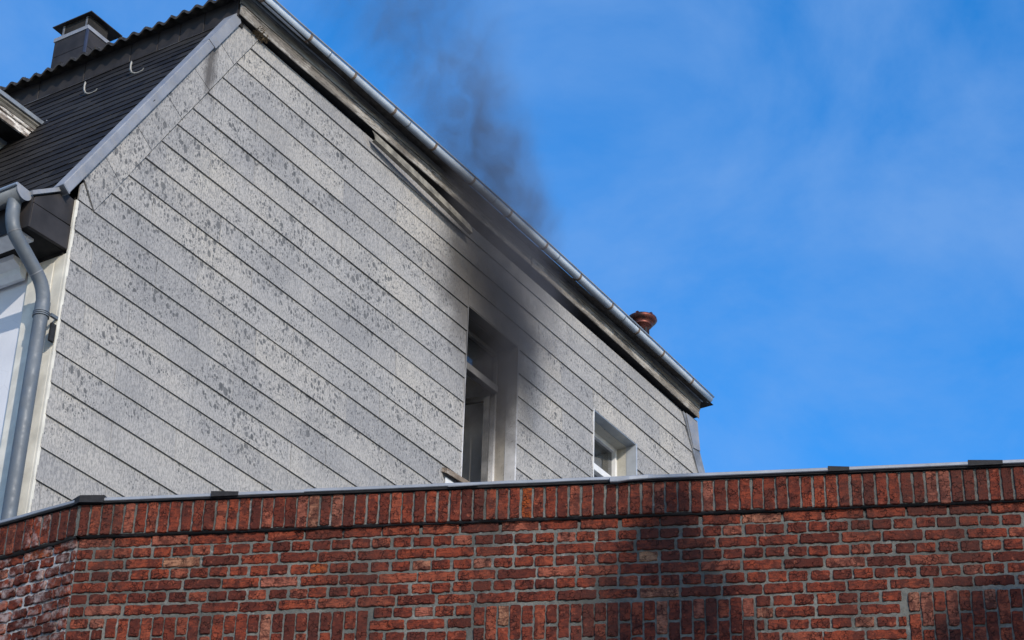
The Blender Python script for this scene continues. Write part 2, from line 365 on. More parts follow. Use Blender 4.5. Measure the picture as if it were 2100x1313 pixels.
# planks, one object each
ROW0, PITCH = 8.252, .2497
plank_no = 0
def plank(polys, zb, parent=side, gap=.005):
    b = MB()
    for p in polys:
        b.slab(p, lambda a, z: .024-.013*(z-zb)/PITCH, lambda a, z: .013-.012*(z-zb)/PITCH)
    return b.build('plank', MAT['clad'], parent)
for k in range(-3, 20):
    z0 = ROW0+PITCH*k; z1 = z0+PITCH
    if k == 19: z1 = 13.148
    jig = rnd.uniform(-.002, .002)
    full = [(left_in((z0+z1)/2)-.4, z0+.006+jig), (9.7, z0+.006+jig), (9.7, z1+.006), (left_in((z0+z1)/2)-.4, z1+.006)]
    if z1 > 13.1: full = [(p[0], min(p[1], 13.15)) for p in full]
    # left limits
    if k < 9: full = clip(full, -1, 0, 0.0)
    else:
        # line (0.16,10.509)-(1.731,13.154): keep right of it
        a, b_ = -(13.154-10.509), (1.731-.16); cc = a*.166+b_*10.509
        full = clip(full, a, b_, cc)
    full = clip(full, 1, .332/.584, 9.095+13.139*.332/.584-.004)
    # joints
    cuts = []
    x = (0.15 if k % 2 else .75)+rnd.uniform(-.2, .2)
    while x < 9.6: cuts.append(x); x += 1.2
    if z1 > SILL-.02:
        cuts = [c for c in cuts if not (W1[0]-.25 < c < W1[1]+.25 or W2[0]-.25 < c < W2[1]+.25)] if z0 < ZH else cuts
        if z0 < ZH: cuts += [*W1, *W2]
    cuts = sorted(set(cuts)); lims = [-1]+cuts+[20]
    for xa, xb in zip(lims[:-1], lims[1:]):
        p = clip(clip(full, -1, 0, -xa-.0018), 1, 0, xb-.0018)
        if len(p) < 3 or area(p) < .001: continue
        mid = (xa+xb)/2
        inwin = z0 < ZH and z1 > SILL and (abs(mid-sum(W1)/2) < .2 or abs(mid-sum(W2)/2) < .2)
        if inwin:
            if z1 > ZH+.02: p = clip(p, 0, -1, -ZH)
            elif z0 < SILL-.06: p = clip(p, 0, 1, SILL-.04)
            else: continue
            if len(p) < 3: continue
        o = plank([p], z0); dj = rnd.uniform(-.0016, .0016); o.location = (0, rnd.uniform(-.0015, .001), dj)
# border planks under the verge flashing
top = [(.029, 10.681), (.204, 10.993), (.48, 11.449), (.76, 11.916), (1.022, 12.352), (1.27, 12.793), (1.499, 13.169)]
bot = [(.158, 10.505), (.38, 10.874), (.656, 11.346), (.936, 11.82), (1.206, 12.275), (1.457, 12.699), (1.729, 13.152)]
for i in range(6):
    a, b_, c_, d_ = top[i], top[i+1], bot[i+1], bot[i]
    u = Vector((b_[0]-a[0], b_[1]-a[1])).normalized()*.003
    ext = Vector((-.075, .045))
    q = [(a[0]+u.x+ext.x, a[1]+u.y+ext.y), (b_[0]-u.x+ext.x, b_[1]-u.y+ext.y), (b_[0]-u.x, b_[1]-u.y), (c_[0]-u.x, c_[1]-u.y), (d_[0]+u.x, d_[1]+u.y), (a[0]+u.x, a[1]+u.y)]
    if i == 5: q = [(p[0], min(p[1], 13.17)) for p in q]
    b = MB(); b.slab(q, .027, .012); o = b.build('verge_plank', MAT['clad'], side)
    if i == 4: tag(o, 'verge plank with a dark run-off stain')
b = MB(); b.slab([(.002, 10.515), (.145, 10.512), (.024, 10.672), (.0, 10.64)], .018, .004); b.build('verge_plank', MAT['clad'], side)
# verge zinc flashing on the mansard edge
vf = MB()
o1, o2, i1, i2 = (-.205, 10.507), (1.336, 13.103), (-.135, 10.464), (1.443, 13.117)
vf.slab([o1, i1, i2, (1.405, 13.19), (1.36, 13.145), o2], .052, -.05)
vfo = bevel(vf.build('verge_flashing', MAT['zinc_light'], house), .008, 2)
vo = MB(); vo.slab([(1.10, 12.708), (1.187, 12.672), (1.452, 13.118), (1.41, 13.2), (1.352, 13.136)], .057, -.045)
vo.build('overlap_sheet', MAT['zinc_light'], vfo)
vb = MB(); vb.slab([(-.205, 10.507), (-.135, 10.464), (-.128, 10.476), (-.198, 10.519)], .059, -.055); vb.build('end_fold', MAT['lead'], vfo)

# ---- right-hand mansard verge of the clad wall
rv = MB()
def rstrip(z0, z1, a0, a1, nf, nb): return [(right_edge(z1)+a0, z1), (right_edge(z1)+a1, z1), (right_edge(z0)+a1, z0), (right_edge(z0)+a0, z0)], nf, nb
for z0, z1, a0, a1, nf, nb in ((10.2, 13.14, 0.0, .05, .034, -.02),):
    p, f_, b_ = rstrip(z0, z1, a0, a1, nf, nb); rv.slab(p, f_, b_)
rvo = rv.build('rear_verge_flashing', MAT['lead'], house)
b = MB(); b.slab([(right_edge(13.14)+.052, 13.14), (9.40, 13.16), (right_edge(12.86)+.20, 12.82), (right_edge(12.86)+.052, 12.79)], .045, -.2); b.build('upper_sheet', MAT['zinc_light'], rvo)
b = MB(); p, f_, b_ = rstrip(10.2, 12.83, .052, .185, .034, -.2); b.slab(p, f_, b_); b.build('lower_sheet', MAT['lead'], rvo)

# ---- cornice
XL, XR = 1.405, 9.36
def bow(x): return .058*math.sin(math.pi*min(1, max(0, (x-XL-.5)/(XR+.3-XL-.5))))   # the old eaves have hogged a little
def bowed(o):
    for v in o.data.vertices: v.co.z += bow(v.co.x)
    return o
co = MB(); co.extrude_x([(-.12, 13.172), (.078, 13.172), (.078, 13.36), (-.12, 13.36)], XL, XR, segs=24)
cornice = bowed(co.build('cornice', MAT['soffit'], house))
def fascia(x0, x1):
    pr = [(.079, 13.158), (.088, 13.158), (.092, 13.18), (.088, 13.235), (.098, 13.247), (.098, 13.253), (.084, 13.256), (.079, 13.256)]
    b = MB(); b.extrude_x(pr, x0, x1, segs=12)
    vs = []
    for (x, y, z) in b.v: vs.append((x, y-(rnd.uniform(-.0015, .0015)), z+(rnd.uniform(-.002, .002) if z < 13.2 else 0)))
    b.v = vs
    return bowed(b.build('fascia_board', MAT['wood_low'], cornice))
fascia(XL-.01, 5.91); fascia(5.94, XR)
b = MB(); b.extrude_x([(.079, 13.262), (.100, 13.262), (.106, 13.275), (.098, 13.285), (.104, 13.34), (.112, 13.352), (.112, 13.36), (.079, 13.36)], XL-.02, XR+.005, segs=24)
bowed(b.build('crown_board', MAT['wood_high'], cornice))
b = MB(); b.extrude_x([(-.05, 13.372), (.126, 13.361), (.128, 13.350), (.135, 13.350), (.136, 13.374), (.12, 13.379), (-.05, 13.385)], XL-.03, XR+.01, segs=24)
bowed(b.build('drip_edge', MAT['zinc'], cornice))
# half-round eaves gutter with straps
GN, GZ, GR = .194, 13.388, .046
pr = [(GN+GR*math.cos(t), GZ+GR*math.sin(t)) for t in [math.pi+math.pi*i/14 for i in range(15)]]
pr_in = [(GN+(GR-.004)*math.cos(t), GZ+(GR-.004)*math.sin(t)) for t in [2*math.pi-math.pi*i/14 for i in range(15)]]
b = MB(); b.extrude_x(pr+pr_in, XL-.12, XR+.04, smooth=True, segs=24)
gut = bowed(b.build('eaves_gutter', MAT['gutter'], house))
b = MB(); bc = (GN+GR+.008, GZ+.010)
b.extrude_x([(bc[0]+.0095*math.cos(t), bc[1]+.0095*math.sin(t)) for t in [2*math.pi*i/12 for i in range(12)]], XL-.12, XR+.045, smooth=True, segs=24)
bowed(b.build('gutter_bead', MAT['zinc'], gut))
b = MB(); b.extrude_x([(GN+GR*math.cos(t), GZ+GR*math.sin(t)) for t in [math.pi+math.pi*i/14 for i in range(15)]], XR+.04, XR+.045); bowed(b.build('end_cap', MAT['zinc'], gut))
st0 = None
for x in (1.52, 2.148, 2.786, 3.393, 4.037, 4.677, 5.32, 5.97, 6.615, 7.241, 7.79, 8.31, 8.95):
    if st0 is None:
        b = MB(); o_ = [(GN+(GR+.004)*math.cos(t), GZ+(GR+.004)*math.sin(t)) for t in [math.pi*1.0+math.pi*i/14 for i in range(15)]]
        i_ = [(GN+(GR-.001)*math.cos(t), GZ+(GR-.001)*math.sin(t)) for t in [2*math.pi-math.pi*i/14 for i in range(15)]]
        b.extrude_x(o_+i_, -.014, .014, smooth=False); st0 = b.build('gutter_strap', MAT['strap'], gut); s_ = st0
    else:
        s_ = st0.copy(); C.objects.link(s_); s_.parent = gut
    s_.location = (x, 0, bow(x))
for x in (2.42, 3.62, 5.05, 6.2, 7.5):     # soldered sleeve joints
    b = MB(); b.extrude_x([(GN+(GR+.002)*math.cos(t), GZ+(GR+.002)*math.sin(t)) for t in [math.pi+math.pi*i/14 for i in range(15)]]+[(GN+(GR-.002)*math.cos(t), GZ+(GR-.002)*math.sin(t)) for t in [2*math.pi-math.pi*i/14 for i in range(15)]], x-.010, x+.010, smooth=True)
    bowed(b.build('gutter_joint', MAT['zinc'], gut))
# loose, sagging strip of flashing below the fascia
lf = MB(); N_ = 14; vs = []
for i in range(N_+1):
    t = i/N_; x = 3.26+t*1.555; zt = 13.150-.10*t-.010*math.sin(math.pi*t)+rnd.uniform(-.0015, .0015); n_ = .096+.012*t+.02*math.sin(math.pi*t); h = .074
    vs += [(x, -n_, zt), (x+.03, -n_-.006, zt-h*.5), (x+.05, -n_-.004, zt-h), (x+.05, -n_+.034, zt-h-.006), (x+.05, -n_+.033, zt-h-.001), (x+.047, -n_-.001, zt-h+.004), (x+.03, -n_-.003, zt-h*.5), (x, -n_+.003, zt)]
k = 8
fs = [(i*k+j, i*k+(j+1) % k, (i+1)*k+(j+1) % k, (i+1)*k+j) for i in range(N_) for j in range(k)]+[tuple(range(k)), tuple(range(N_*k+k-1, N_*k-1, -1))]
lf.add(vs, fs); lfo = lf.build('loose_flashing', MAT['bent'], house); tag(lfo, 'bent strip of flashing hanging loose under the eaves')
# a bit of nest material in the corner of the soffit
nb_ = MB()
for i in range(70):
    a = Vector((1.70+rnd.uniform(-.075, .075), -.05+rnd.uniform(-.035, .03), 13.165+rnd.uniform(-.035, .02))); d = Vector((rnd.uniform(-1, 1), rnd.uniform(-1, 1), rnd.uniform(-.6, .6))).normalized()*.035
    e = d.cross(Vector((.3, .2, 1))).normalized()*.004
    nb_.add([a-d-e, a+d-e, a+d+e, a-d+e], [(0, 1, 2, 3)])
tag(nb_.build('bird_nest', simple('dry_nest_straw', (.13, .095, .055), .95, 0, .5, 40), fix=False), 'small clump of dry nest straw under the front end of the eaves', 'nest')
bpy.data.objects['bird_nest'].matrix_world = Matrix.Translation(house.location) @ Matrix.Rotation(house.rotation_euler.z, 4, 'Z')

# ---- windows
def window(x0, x1, burnt_, zs):
    jm, wm = (MAT['burnt_jamb'], MAT['burnt_white']) if burnt_ else (MAT['jamb'], MAT['white'])
    D = .2; wl = []
    b = MB()                                # frame on the inner plane
    f = .036
    b.box(x0+.002, x0+f, D, D+.06, zs, ZH-.002); b.box(x1-f, x1-.002, D, D+.06, zs, ZH-.002)
    b.box(x0+f, x1-f, D, D+.06, ZH-.06, ZH-.002); b.box(x0+f, x1-f, D, D+.06, zs, zs+.06)
    win = b.build('window', wm, house); bevel(win, .004)
    b = MB(); b.box(x0+f-.01, x1-f+.01, D-.022, D+.05, 11.818, 11.893); bevel(b.build('transom', wm, win), .006, 2)
    b = MB(); b.box(x0+f, x1-f, D+.034, D+.038, 11.893, ZH-.06); b.build('pane', MAT['glass'], win)
    # reveals: right jamb (inner cream board + outer metal strip), head, left jamb
    b = MB(); b.box(x1-.012, x1+.002, .092, D, zs, ZH); b.build('jamb', jm, win)
    b = MB(); b.box(x1-.016, x1+.006, -.026, .09, zs, ZH+.002); o = b.build('jamb_trim', wm if burnt_ else MAT['grey_trim'], win)
    b = MB(); b.box(x0-.002, x0+.012, .0, D, zs, ZH); b.build('jamb', jm, win)
    b = MB(); b.box(x0-.004, x0+.006, -.027, -.002, zs, ZH+.002); b.build('jamb_trim', wm, win)
    b = MB(); b.box(x0+.002, x1-.002, .092, D, ZH-.014, ZH+.01); b.build('head_board', jm, win)
    b = MB(); b.box(x0+.002, x1-.002, -.02, .09, ZH-.01, ZH+.014); b.build('head_trim', MAT['burnt_jamb'] if burnt_ else MAT['zinc'], win)
    return win, wm, f, D
win1, wm1, f1, D1 = window(*W1, True, SILL)
win1['label'] = 'open smoke-blackened window, smoke pouring out'
win2, wm2, f2, D2 = window(*W2, False, SILL)
win2['label'] = 'closed window with off-white transom and curtain'
# burnt window: right casement swung inwards
def casement(wd, ht, z0, mat, parent, hx, hy, ang, mirror=1):
    b = MB(); t = .05
    b.box(0, mirror*wd, -.02, .02, z0, z0+t); b.box(0, mirror*wd, -.02, .02, z0+ht-t, z0+ht)
    b.box(0, mirror*t, -.02, .02, z0+t, z0+ht-t); b.box(mirror*(wd-t), mirror*wd, -.02, .02, z0+t, z0+ht-t)
    o = b.build('casement', mat, parent); o.location = (hx, hy, 0); o.rotation_euler = (0, 0, ang)
    return o
ca = casement(.40, 1.25, SILL+.065, MAT['burnt_white'], win1, W1[1]-.06, D1+.05, R(180-74))
MAT['sooty'] = simple('soot_black_paint', (.10, .10, .10), .8, 0, .4, 9, .3, .2)
ca.data.materials[0] = MAT['sooty']
cb = casement(.40, 1.25, SILL+.065, MAT['sooty'], win1, W1[0]+.06, D1+.05, R(80))
# second window: lower sash with glass and curtain behind
b = MB(); b.box(W2[0]+f2, W2[1]-f2, D2+.034, D2+.038, SILL+.06, 11.818); b.build('pane', MAT['glass'], win2)
for xa in (W2[1]-f2-.026, W2[0]+f2):
    b = MB(); b.box(xa, xa+.026, D2-.006, D2+.05, 11.893, ZH-.06); b.build('sash_stile', wm2, win2)
b = MB()
pts = []
for i in range(41):
    t = i/40; pts.append((W2[0]+.36+t*.47, .42+.022*math.sin(t*30)+.008*math.sin(t*71)))
b.add([(x, y, 10.5) for x, y in pts]+[(x, y, 12.24) for x, y in pts], [(i, i+1, i+42, i+41) for i in range(40)], True)
b.build('curtain', MAT['curtain'], win2, fix=False)
# rotten sill board under the burnt window and a pale patch board
b = MB(); b.add([(4.69, -.07, 10.405), (4.69, .0, 10.44), (6.0, .0, 10.52), (6.0, -.09, 10.485), (4.69, -.07, 10.452), (4.70, .0, 10.487), (6.0, .0, 10.565), (6.0, -.09, 10.53)],
      [(0, 3, 2, 1), (4, 5, 6, 7), (0, 1, 5, 4), (1, 2, 6, 5), (2, 3, 7, 6), (3, 0, 4, 7)])
b.build('sill', MAT['sill'], win1)
b = MB(); b.box(W2[0]-.04, W2[1]+.04, -.07, .2, SILL-.05, SILL); b.build('sill', MAT['white'], win2)
b = MB(); b.box(4.73, 5.9, -.032, -.024, 10.1, 10.395); b.build('patch_board', MAT['white'], house)
# rooms behind the windows (left open towards the window wall)
def room(x0, x1, y1, z0, z1):
    b = MB(); v = [(x0, .262, z0), (x1, .262, z0), (x1, y1, z0), (x0, y1, z0), (x0, .262, z1), (x1, .262, z1), (x1, y1, z1), (x0, y1, z1)]
    b.add(v, [(0, 1, 2, 3), (7, 6, 5, 4), (1, 5, 6, 2), (2, 6, 7, 3), (3, 7, 4, 0)])
    return b.build('room_interior', MAT['room'], house, fix=False)
room(4.6, 6.05, 1.75, 9.9, 12.42); room(6.6, 8.7, 1.9, 9.9, 12.45)

# ---- front facade
b = MB(); b.box(0.0, .18, .355, 7.0, 0, 10.05)
front = b.build('front_wall', MAT['plaster'], house)
b = MB(); b.box(-.018, .19, .004, .353, 0, 10.05); b.box(-.026, -.019, .10, .34, 0, 10.0); cbd = b.build('corner_board', MAT['cream'], house); bevel(cbd, .004)
b = MB(); b.box(-.018, .008, -.018, .002, 0, 10.50); b.build('corner_trim', MAT['cream'], house)
# boxed front eaves with panelled end
eb = MB(); eb.extrude_y([(-.41, 10.07), (-.0251, 10.07), (-.0251, 10.045), (.15, 10.045), (.15, 10.52), (-.11, 10.52), (-.41, 10.30)], .03, 7.0)
eave = eb.build('eave_box', MAT['soffit'], house)
b = MB(); b.slab([(-.405, 10.052), (.012, 10.078), (.012, 10.272), (-.40, 10.255)], .003, -.028); bevel(b.build('end_panel', MAT['panel'], eave), .003)
b = MB(); b.slab([(-.398, 10.262), (.008, 10.284), (-.004, 10.50), (-.10, 10.515), (-.39, 10.31)], -.004, -.028); bevel(b.build('end_panel', MAT['panel'], eave), .003)
b = MB(); b.box(-.415, -.408, -.002, 7.0, 10.05, 10.30); b.build('front_board', MAT['panel'], eave)
b = MB(); b.box(-.40, -.25, .10, 7.0, 10.045, 10.066); b.build('soffit_board', MAT['white'], eave)
b = MB(); b.extrude_y([(-.03, 9.93), (-.06, 9.93), (-.09, 9.96), (-.10, 10.0), (-.17, 10.03), (-.18, 10.064), (-.03, 10.064)], .36, 7.0); b.build('bed_moulding', MAT['white'], eave)
b = MB(); b.slab([(-.425, 10.305), (-.10, 10.535), (-.085, 10.555), (-.11, 10.565), (-.435, 10.335)], .012, -.02); b.extrude_y([(-.425, 10.305), (-.10, 10.535), (-.11, 10.55), (-.435, 10.335)], .02, 7.0); b.build('eave_flashing', MAT['zinc_light'], house)
# front gutter
b = MB(); gx, gz, gr = -.482, 10.315, .074
hp = [(gx+gr*math.cos(t), gz+gr*math.sin(t)) for t in [math.pi+math.pi*i/14 for i in range(15)]]
hq = [(gx+(gr-.004)*math.cos(t), gz+(gr-.004)*math.sin(t)) for t in [2*math.pi-math.pi*i/14 for i in range(15)]]
b.extrude_y(hp+hq, .02, 7.0, smooth=True); fg = b.build('front_gutter', MAT['zinc_pipe'], house)
b = MB(); b.extrude_y([(gx+(gr+.003)*math.cos(t), gz+(gr+.003)*math.sin(t)) for t in [math.pi+math.pi*i/14 for i in range(15)]]+[(gx+gr+.01, gz+.012), (gx-gr-.005, gz+.022)], .012, .019); b.build('end_cap', MAT['zinc_light'], fg)
b = MB(); b.tube([(gx-gr-.008, .012, gz+.008), (gx-gr-.008, 7.0, gz+.008)], .011, 10); b.build('gutter_bead', MAT['zinc'], fg)
# downpipe
dp = MB()
P_ = [(-.478, .105, 10.27), (-.478, .105, 10.18)]
def bez(p0, p1, p2, n):
    return [tuple(Vector(p0)*(1-t)**2+Vector(p1)*2*t*(1-t)+Vector(p2)*t*t) for t in [i/n for i in range(1, n+1)]]
P_ += bez((-.478, .105, 10.18), (-.478, .10, 10.03), (-.40, .085, 9.965), 6)
P_ += [(-.21, .065, 9.80)]
P_ += bez((-.21, .065, 9.80), (-.115, .055, 9.72), (-.115, .052, 9.58), 6)
dp.tube(P_, .050, 20)
dpo = dp.build('downpipe', MAT['zinc_pipe'], house)
b = MB(); b.tube([(-.115, .052, 9.50), (-.115, .052, 0.1)], .051, 24); b.build('lower_pipe', MAT['zinc_pipe'], dpo)
b = MB(); b.tube([(-.115, .052, 9.60), (-.115, .052, 9.49)], .0535, 24); b.build('socket', MAT['zinc_pipe'], dpo)
b = MB()
for z in (9.515, 9.50, 9.485): b.tube([(-.115, .052, z+.005), (-.115, .052, z-.004)], .059, 24)
b.box(-.085, -.02, -.02, .0, 9.488, 9.512); b.build('pipe_clamp', MAT['zinc_pipe'], dpo)
b = MB(); b.box(-.075, -.03, -.024, -.006, 9.30, 9.44); b.build('clamp_bolt', MAT['bitumen'], dpo)
for q in (5, 8):
    b = MB(); p = Vector(P_[q]); d = (Vector(P_[q+1])-Vector(P_[q-1])).normalized(); b.tube([p-d*.004, p+d*.004], .052, 20); b.build('solder_seam', MAT['lead'], dpo)

# ---- mansard roof: every slate an object, the far ones joined
sv = Vector((.5113, 0, .8594)); nv = Vector((-.8594, 0, .5113))
base0 = Vector((-.150, 0, 10.525))
deck = MB(); e0, e1 = base0-nv*.03, base0+sv*3.07-nv*.03
deck.add([(e0.x, .02, e0.z), (e1.x, .02, e1.z), (e1.x, 7, e1.z), (e0.x, 7, e0.z), (e0.x+.03, .02, e0.z-.02), (e1.x+.03, .02, e1.z-.02), (e1.x+.03, 7, e1.z-.02), (e0.x+.03, 7, e0.z-.02)],
         [(0, 1, 2, 3), (7, 6, 5, 4), (0, 4, 5, 1), (1, 5, 6, 2), (2, 6, 7, 3), (3, 7, 4, 0)])
roof = deck.build('mansard_roof', MAT['dark'], house)
EXP, SW = .1345, .245
def slate_mesh(seed):
    r = random.Random(seed); b = MB(); h = .24; wd = SW-.003; th = .007
    c = .012
    pts = [(-wd/2, h), (-wd/2, c*r.random()+.001), (-wd/2+c, r.uniform(-.003, .002)), (-.04, r.uniform(-.004, .003)), (.05, r.uniform(-.004, .003)), (wd/2-c, r.uniform(-.003, .002)), (wd/2, c*r.random()), (wd/2, h)]
    k = len(pts)
    f = lambda u, v: th*2.0-(.013)*(v/h)
    vs = [(u, -v_, f(u, v_)) for u, v_ in pts]+[(u, -v_, f(u, v_)-th) for u, v_ in pts]
    vs = [(u, v_, z) for (u, v_, z) in vs]
    b.add(vs, [tuple(range(k)), tuple(range(2*k-1, k-1, -1))]+[(i, i+k, (i+1) % k+k, (i+1) % k) for i in range(k)])
    return b.mesh('slate', MAT['slate'])
SM = [slate_mesh(i) for i in range(8)]
# slate local axes: x -> house y (into -n), y -> -slope (v grows up the slope), z -> outward normal
RM = Matrix(((0, -sv.x, nv.x), (1, 0, 0), (0, -sv.z, nv.z))).to_4x4()
slots = []
for row in range(23):
    v0 = row*EXP; x = .03+(SW/2 if row % 2 else SW)-.12
    while x < 3.9:
        slots.append((x, v0, row)); x += SW
slots.sort(key=lambda s: s[0]+.0*s[1]+max(0, (s[0]-1.2)-s[1]*.55)*3)
rest = MB()
for i, (y, v0, row) in enumerate(slots):
    p = base0+sv*(v0+rnd.uniform(-.006, .006)+.006*math.sin(y*2.3+row*1.7)); rz = rnd.uniform(-.018, .018)
    M = Matrix.Translation((p.x, y, p.z)) @ RM @ Matrix.Rotation(rz, 4, 'Z') @ Matrix.Rotation(rnd.uniform(-.004, .004), 4, 'X') @ Matrix.Translation((0, 0, rnd.uniform(0, .002)))
    if v0+.24 > 3.06: M = M @ Matrix.Diagonal((1, (3.06-v0)/.24, 1, 1))
    if y < .10: M = Matrix.Translation((0, .04, 0)) @ M
    me = SM[rnd.randrange(8)]
    if i < 298:
        o = link('slate', me, roof); o.matrix_local = M
    else:
        rest.add([M @ v_.co for v_ in me.vertices], [tuple(f_.vertices) for f_ in me.polygons])
ro = rest.build('slate_field', MAT['slate'], roof); ro['kind'] = 'stuff'
# snow hooks
hb = None
for (x, y, z) in ((1.129, .754, 12.674), (1.098, 1.222, 12.623)):
    if hb is None:
        b = MB(); U = Vector((0, 0, 1)); Nn = Vector((0, -1, 0))
        pts = [tuple(Nn*a+nv*c_+U*u_) for a, c_, u_ in ((.115, .020, .012), (.10, .014, .0), (.06, .014, -.006), (.02, .018, -.006), (-.01, .026, .006), (-.022, .034, .035), (-.024, .036, .075), (-.020, .036, .105), (-.024, .034, .118))]
        b.tube(pts, [.003, .007, .008, .009, .009, .009, .0085, .009, .005], 8); hb = b.build('roof_hook', MAT['hook'], house); o = hb
    else:
        o = hb.copy(); C.objects.link(o); o.parent = house
    o.location = (x, y, z)
# ---- upper fascia of dark panels and roof tiles
b = MB(); b.box(1.41, 1.5, -.04, 7.0, 13.10, 13.33); uf = b.build('upper_fascia', MAT['dark'], house)
xs = [-.05, .30, .56, .80, 1.10, 1.62, 2.15, 2.7, 3.3, 4.1, 5, 6, 7]
for a, c_ in zip(xs[:-1], xs[1:]):
    b = MB(); b.box(1.394, 1.408, a+.003, c_-.003, 13.125, 13.33); o = bevel(b.build('fascia_panel', MAT['panel'], uf), .003)
b = MB(); b.box(1.385, 1.41, -.04, 7.0, 13.108, 13.121); b.build('fascia_flashing', MAT['lead'], uf)
b = MB(); b.box(1.39, 1.46, -.062, -.042, 13.15, 13.34); b.build('corner_post', MAT['panel'], uf)
# hip roof sheets
PT = .40
rs = MB(); H0 = 13.315
def zf(x): return H0+(x-1.3)*PT
hip = (4.9, 3.35, zf(4.9))
rs.add([(1.34, -.22, H0+.02), (1.34, 7.2, H0+.02), (4.9, 7.2, zf(4.9)), hip], [(0, 1, 2, 3)])
rs.add([(1.34, -.22, H0+.02), hip, (6.2, 3.35, zf(4.9)), (9.45, -.22, H0+.02)], [(0, 1, 2, 3)])
rs.add([(9.45, -.22, H0+.02), (6.2, 3.35, zf(4.9)), (6.2, 7.2, zf(4.9)), (9.45, 7.2, H0+.02)], [(0, 1, 2, 3)])
uroof = rs.build('upper_roof', MAT['tile'], house, fix=False)
TW = .276
def tile_mesh(seed):
    r = random.Random(seed); b = MB(); n = 18; th = .016; vs = []
    for (lx, lz) in ((0, 0), (.36, .36*PT)):
        for i in range(n+1):
            t = i/n; y = t*TW; h = .022*math.cos(4*math.pi*t)+r.uniform(-.0015, .0015)
            vs.append((lx, y, lz+h+th))
        for i in range(n, -1, -1):
            t = i/n; y = t*TW; h = .022*math.cos(4*math.pi*t)
            vs.append((lx, y, lz+h-th*.6))
    k = 2*(n+1)
    b.add(vs, [tuple(range(k)), tuple(range(2*k-1, k-1, -1))]+[(i, i+k, (i+1) % k+k, (i+1) % k) for i in range(k)])
    return b.mesh('eave_tile', MAT['tile'])
TM = [tile_mesh(i) for i in range(4)]
for i in range(15):
    o = link('eave_tile', TM[i % 4], uroof); o.location = (1.292+rnd.uniform(-.006, .006), -.24+i*(TW+.002), H0-.005+rnd.uniform(-.006, .004)); o.rotation_euler = (rnd.uniform(-.012, .012), 0, 0)
# moss tufts on the tile edges
ms = MB()
for i in range(260):
    y = rnd.uniform(-.1, 3.8); x = 1.30+rnd.uniform(0, .1); t = ((y+.24) % (TW+.002))/TW
    z = H0+.010+.022*math.cos(4*math.pi*t)+(x-1.29)*PT; s_ = rnd.uniform(.003, .008)
    ms.add([(x-s_, y-s_, z), (x+s_, y-s_*.5, z-.004), (x, y+s_, z), (x, y, z+s_*1.2)], [(0, 1, 2), (0, 1, 3), (1, 2, 3), (2, 0, 3)])
mo = ms.build('moss', simple('olive_moss', (.05, .05, .03), .95, 0, .4, 40), uroof); mo['kind'] = 'stuff'
# chimney
ch = MB(); cx0, cx1, cy0, cy1 = 4.0, 4.37, 4.47, 4.945
b = MB(); b.box(cx0+.01, cx1-.01, cy0+.01, cy1-.01, 14.0, 16.66); chim = b.build('chimney', MAT['dark'], house)
for (z0, z1) in ((14.9, 15.8), (15.807, 16.43), (16.437, 16.645)):
    b = MB(); b.box(cx0-.004, cx0+.008, cy0, cy1, z0, z1); b.build('cladding_panel', MAT['panel'], chim)
    b = MB(); b.box(cx0+.009, cx1, cy0-.004, cy0+.008, z0, z1); b.build('cladding_panel', MAT['panel'], chim)
b = MB(); b.box(cx0-.012, cx0+.012, cy0-.012, cy0+.012, 14.9, 16.648); b.build('corner_strip', simple('blue_black_corner_strip', (.03, .035, .06), .5), chim)
b = MB(); b.box(cx0-.014, cx1+.012, cy0-.014, cy1+.012, 16.652, 16.70); b.build('chimney_trim', MAT['zinc_light'], chim)
b = MB(); b.box(cx0+.03, cx1-.03, cy0+.03, cy1-.03, 16.70, 16.72)
for (x, y) in ((cx0+.05, cy0+.08), (cx1-.05, cy0+.06), (cx0+.05, cy1-.06), (cx1-.05, cy1-.06)): b.box(x-.012, x+.012, y-.012, y+.012, 16.72, 16.888)
b.build('cap_leg', MAT['lead'], chim)
b = MB(); b.box(cx0+.045, cx1-.03, cy0+.045, cy1-.03, 16.72, 16.884); b.build('flue', MAT['dark'], chim)
b = MB(); b.box(cx0-.005, cx1+.135, cy0-.018, cy1+.075, 16.886, 16.898); b.build('chimney_cap', simple('rusty_black_cap_plate', (.022, .019, .018), .7, .2, .5, 12), chim)
# copper vent beyond the gutter
b = MB(); vx, vy, vz = 9.07, .45, 14.485
b.lathe(vx, vy, [(.076, 13.45), (.076, vz-.165), (.105, vz-.16), (.115, vz-.145), (.105, vz-.13), (.14, vz-.115), (.165, vz-.085), (.165, vz-.06), (.15, vz-.055), (.07, vz-.03), (.035, vz-.02), (.032, vz-.003), (.0, vz+.004)], 28)
vent = b.build('copper_vent', MAT['copper'], house)
for a in (200, 245, 290, 335, 20, 65, 110, 155):
    t = R(a); d = Vector((math.cos(t), math.sin(t), 0)); e = Vector((-d.y, d.x, 0))
    b = MB(); c_ = Vector((vx, vy, 0))+d*.0745
    q = [c_-e*.014, c_+e*.014]
    b.add([(*(q[0]-d*.004).xy, vz-.40), (*(q[1]-d*.004).xy, vz-.40), (*(q[1]-d*.004).xy, vz-.20), (*(q[0]-d*.004).xy, vz-.20), (*(q[0]+d*.004).xy, vz-.40), (*(q[1]+d*.004).xy, vz-.40), (*(q[1]+d*.004).xy, vz-.20), (*(q[0]+d*.004).xy, vz-.20)],
          [(0, 3, 2, 1), (4, 5, 6, 7), (0, 1, 5, 4), (1, 2, 6, 5), (2, 3, 7, 6), (3, 0, 4, 7)])
    b.build('vent_slot', MAT['bitumen'], vent)
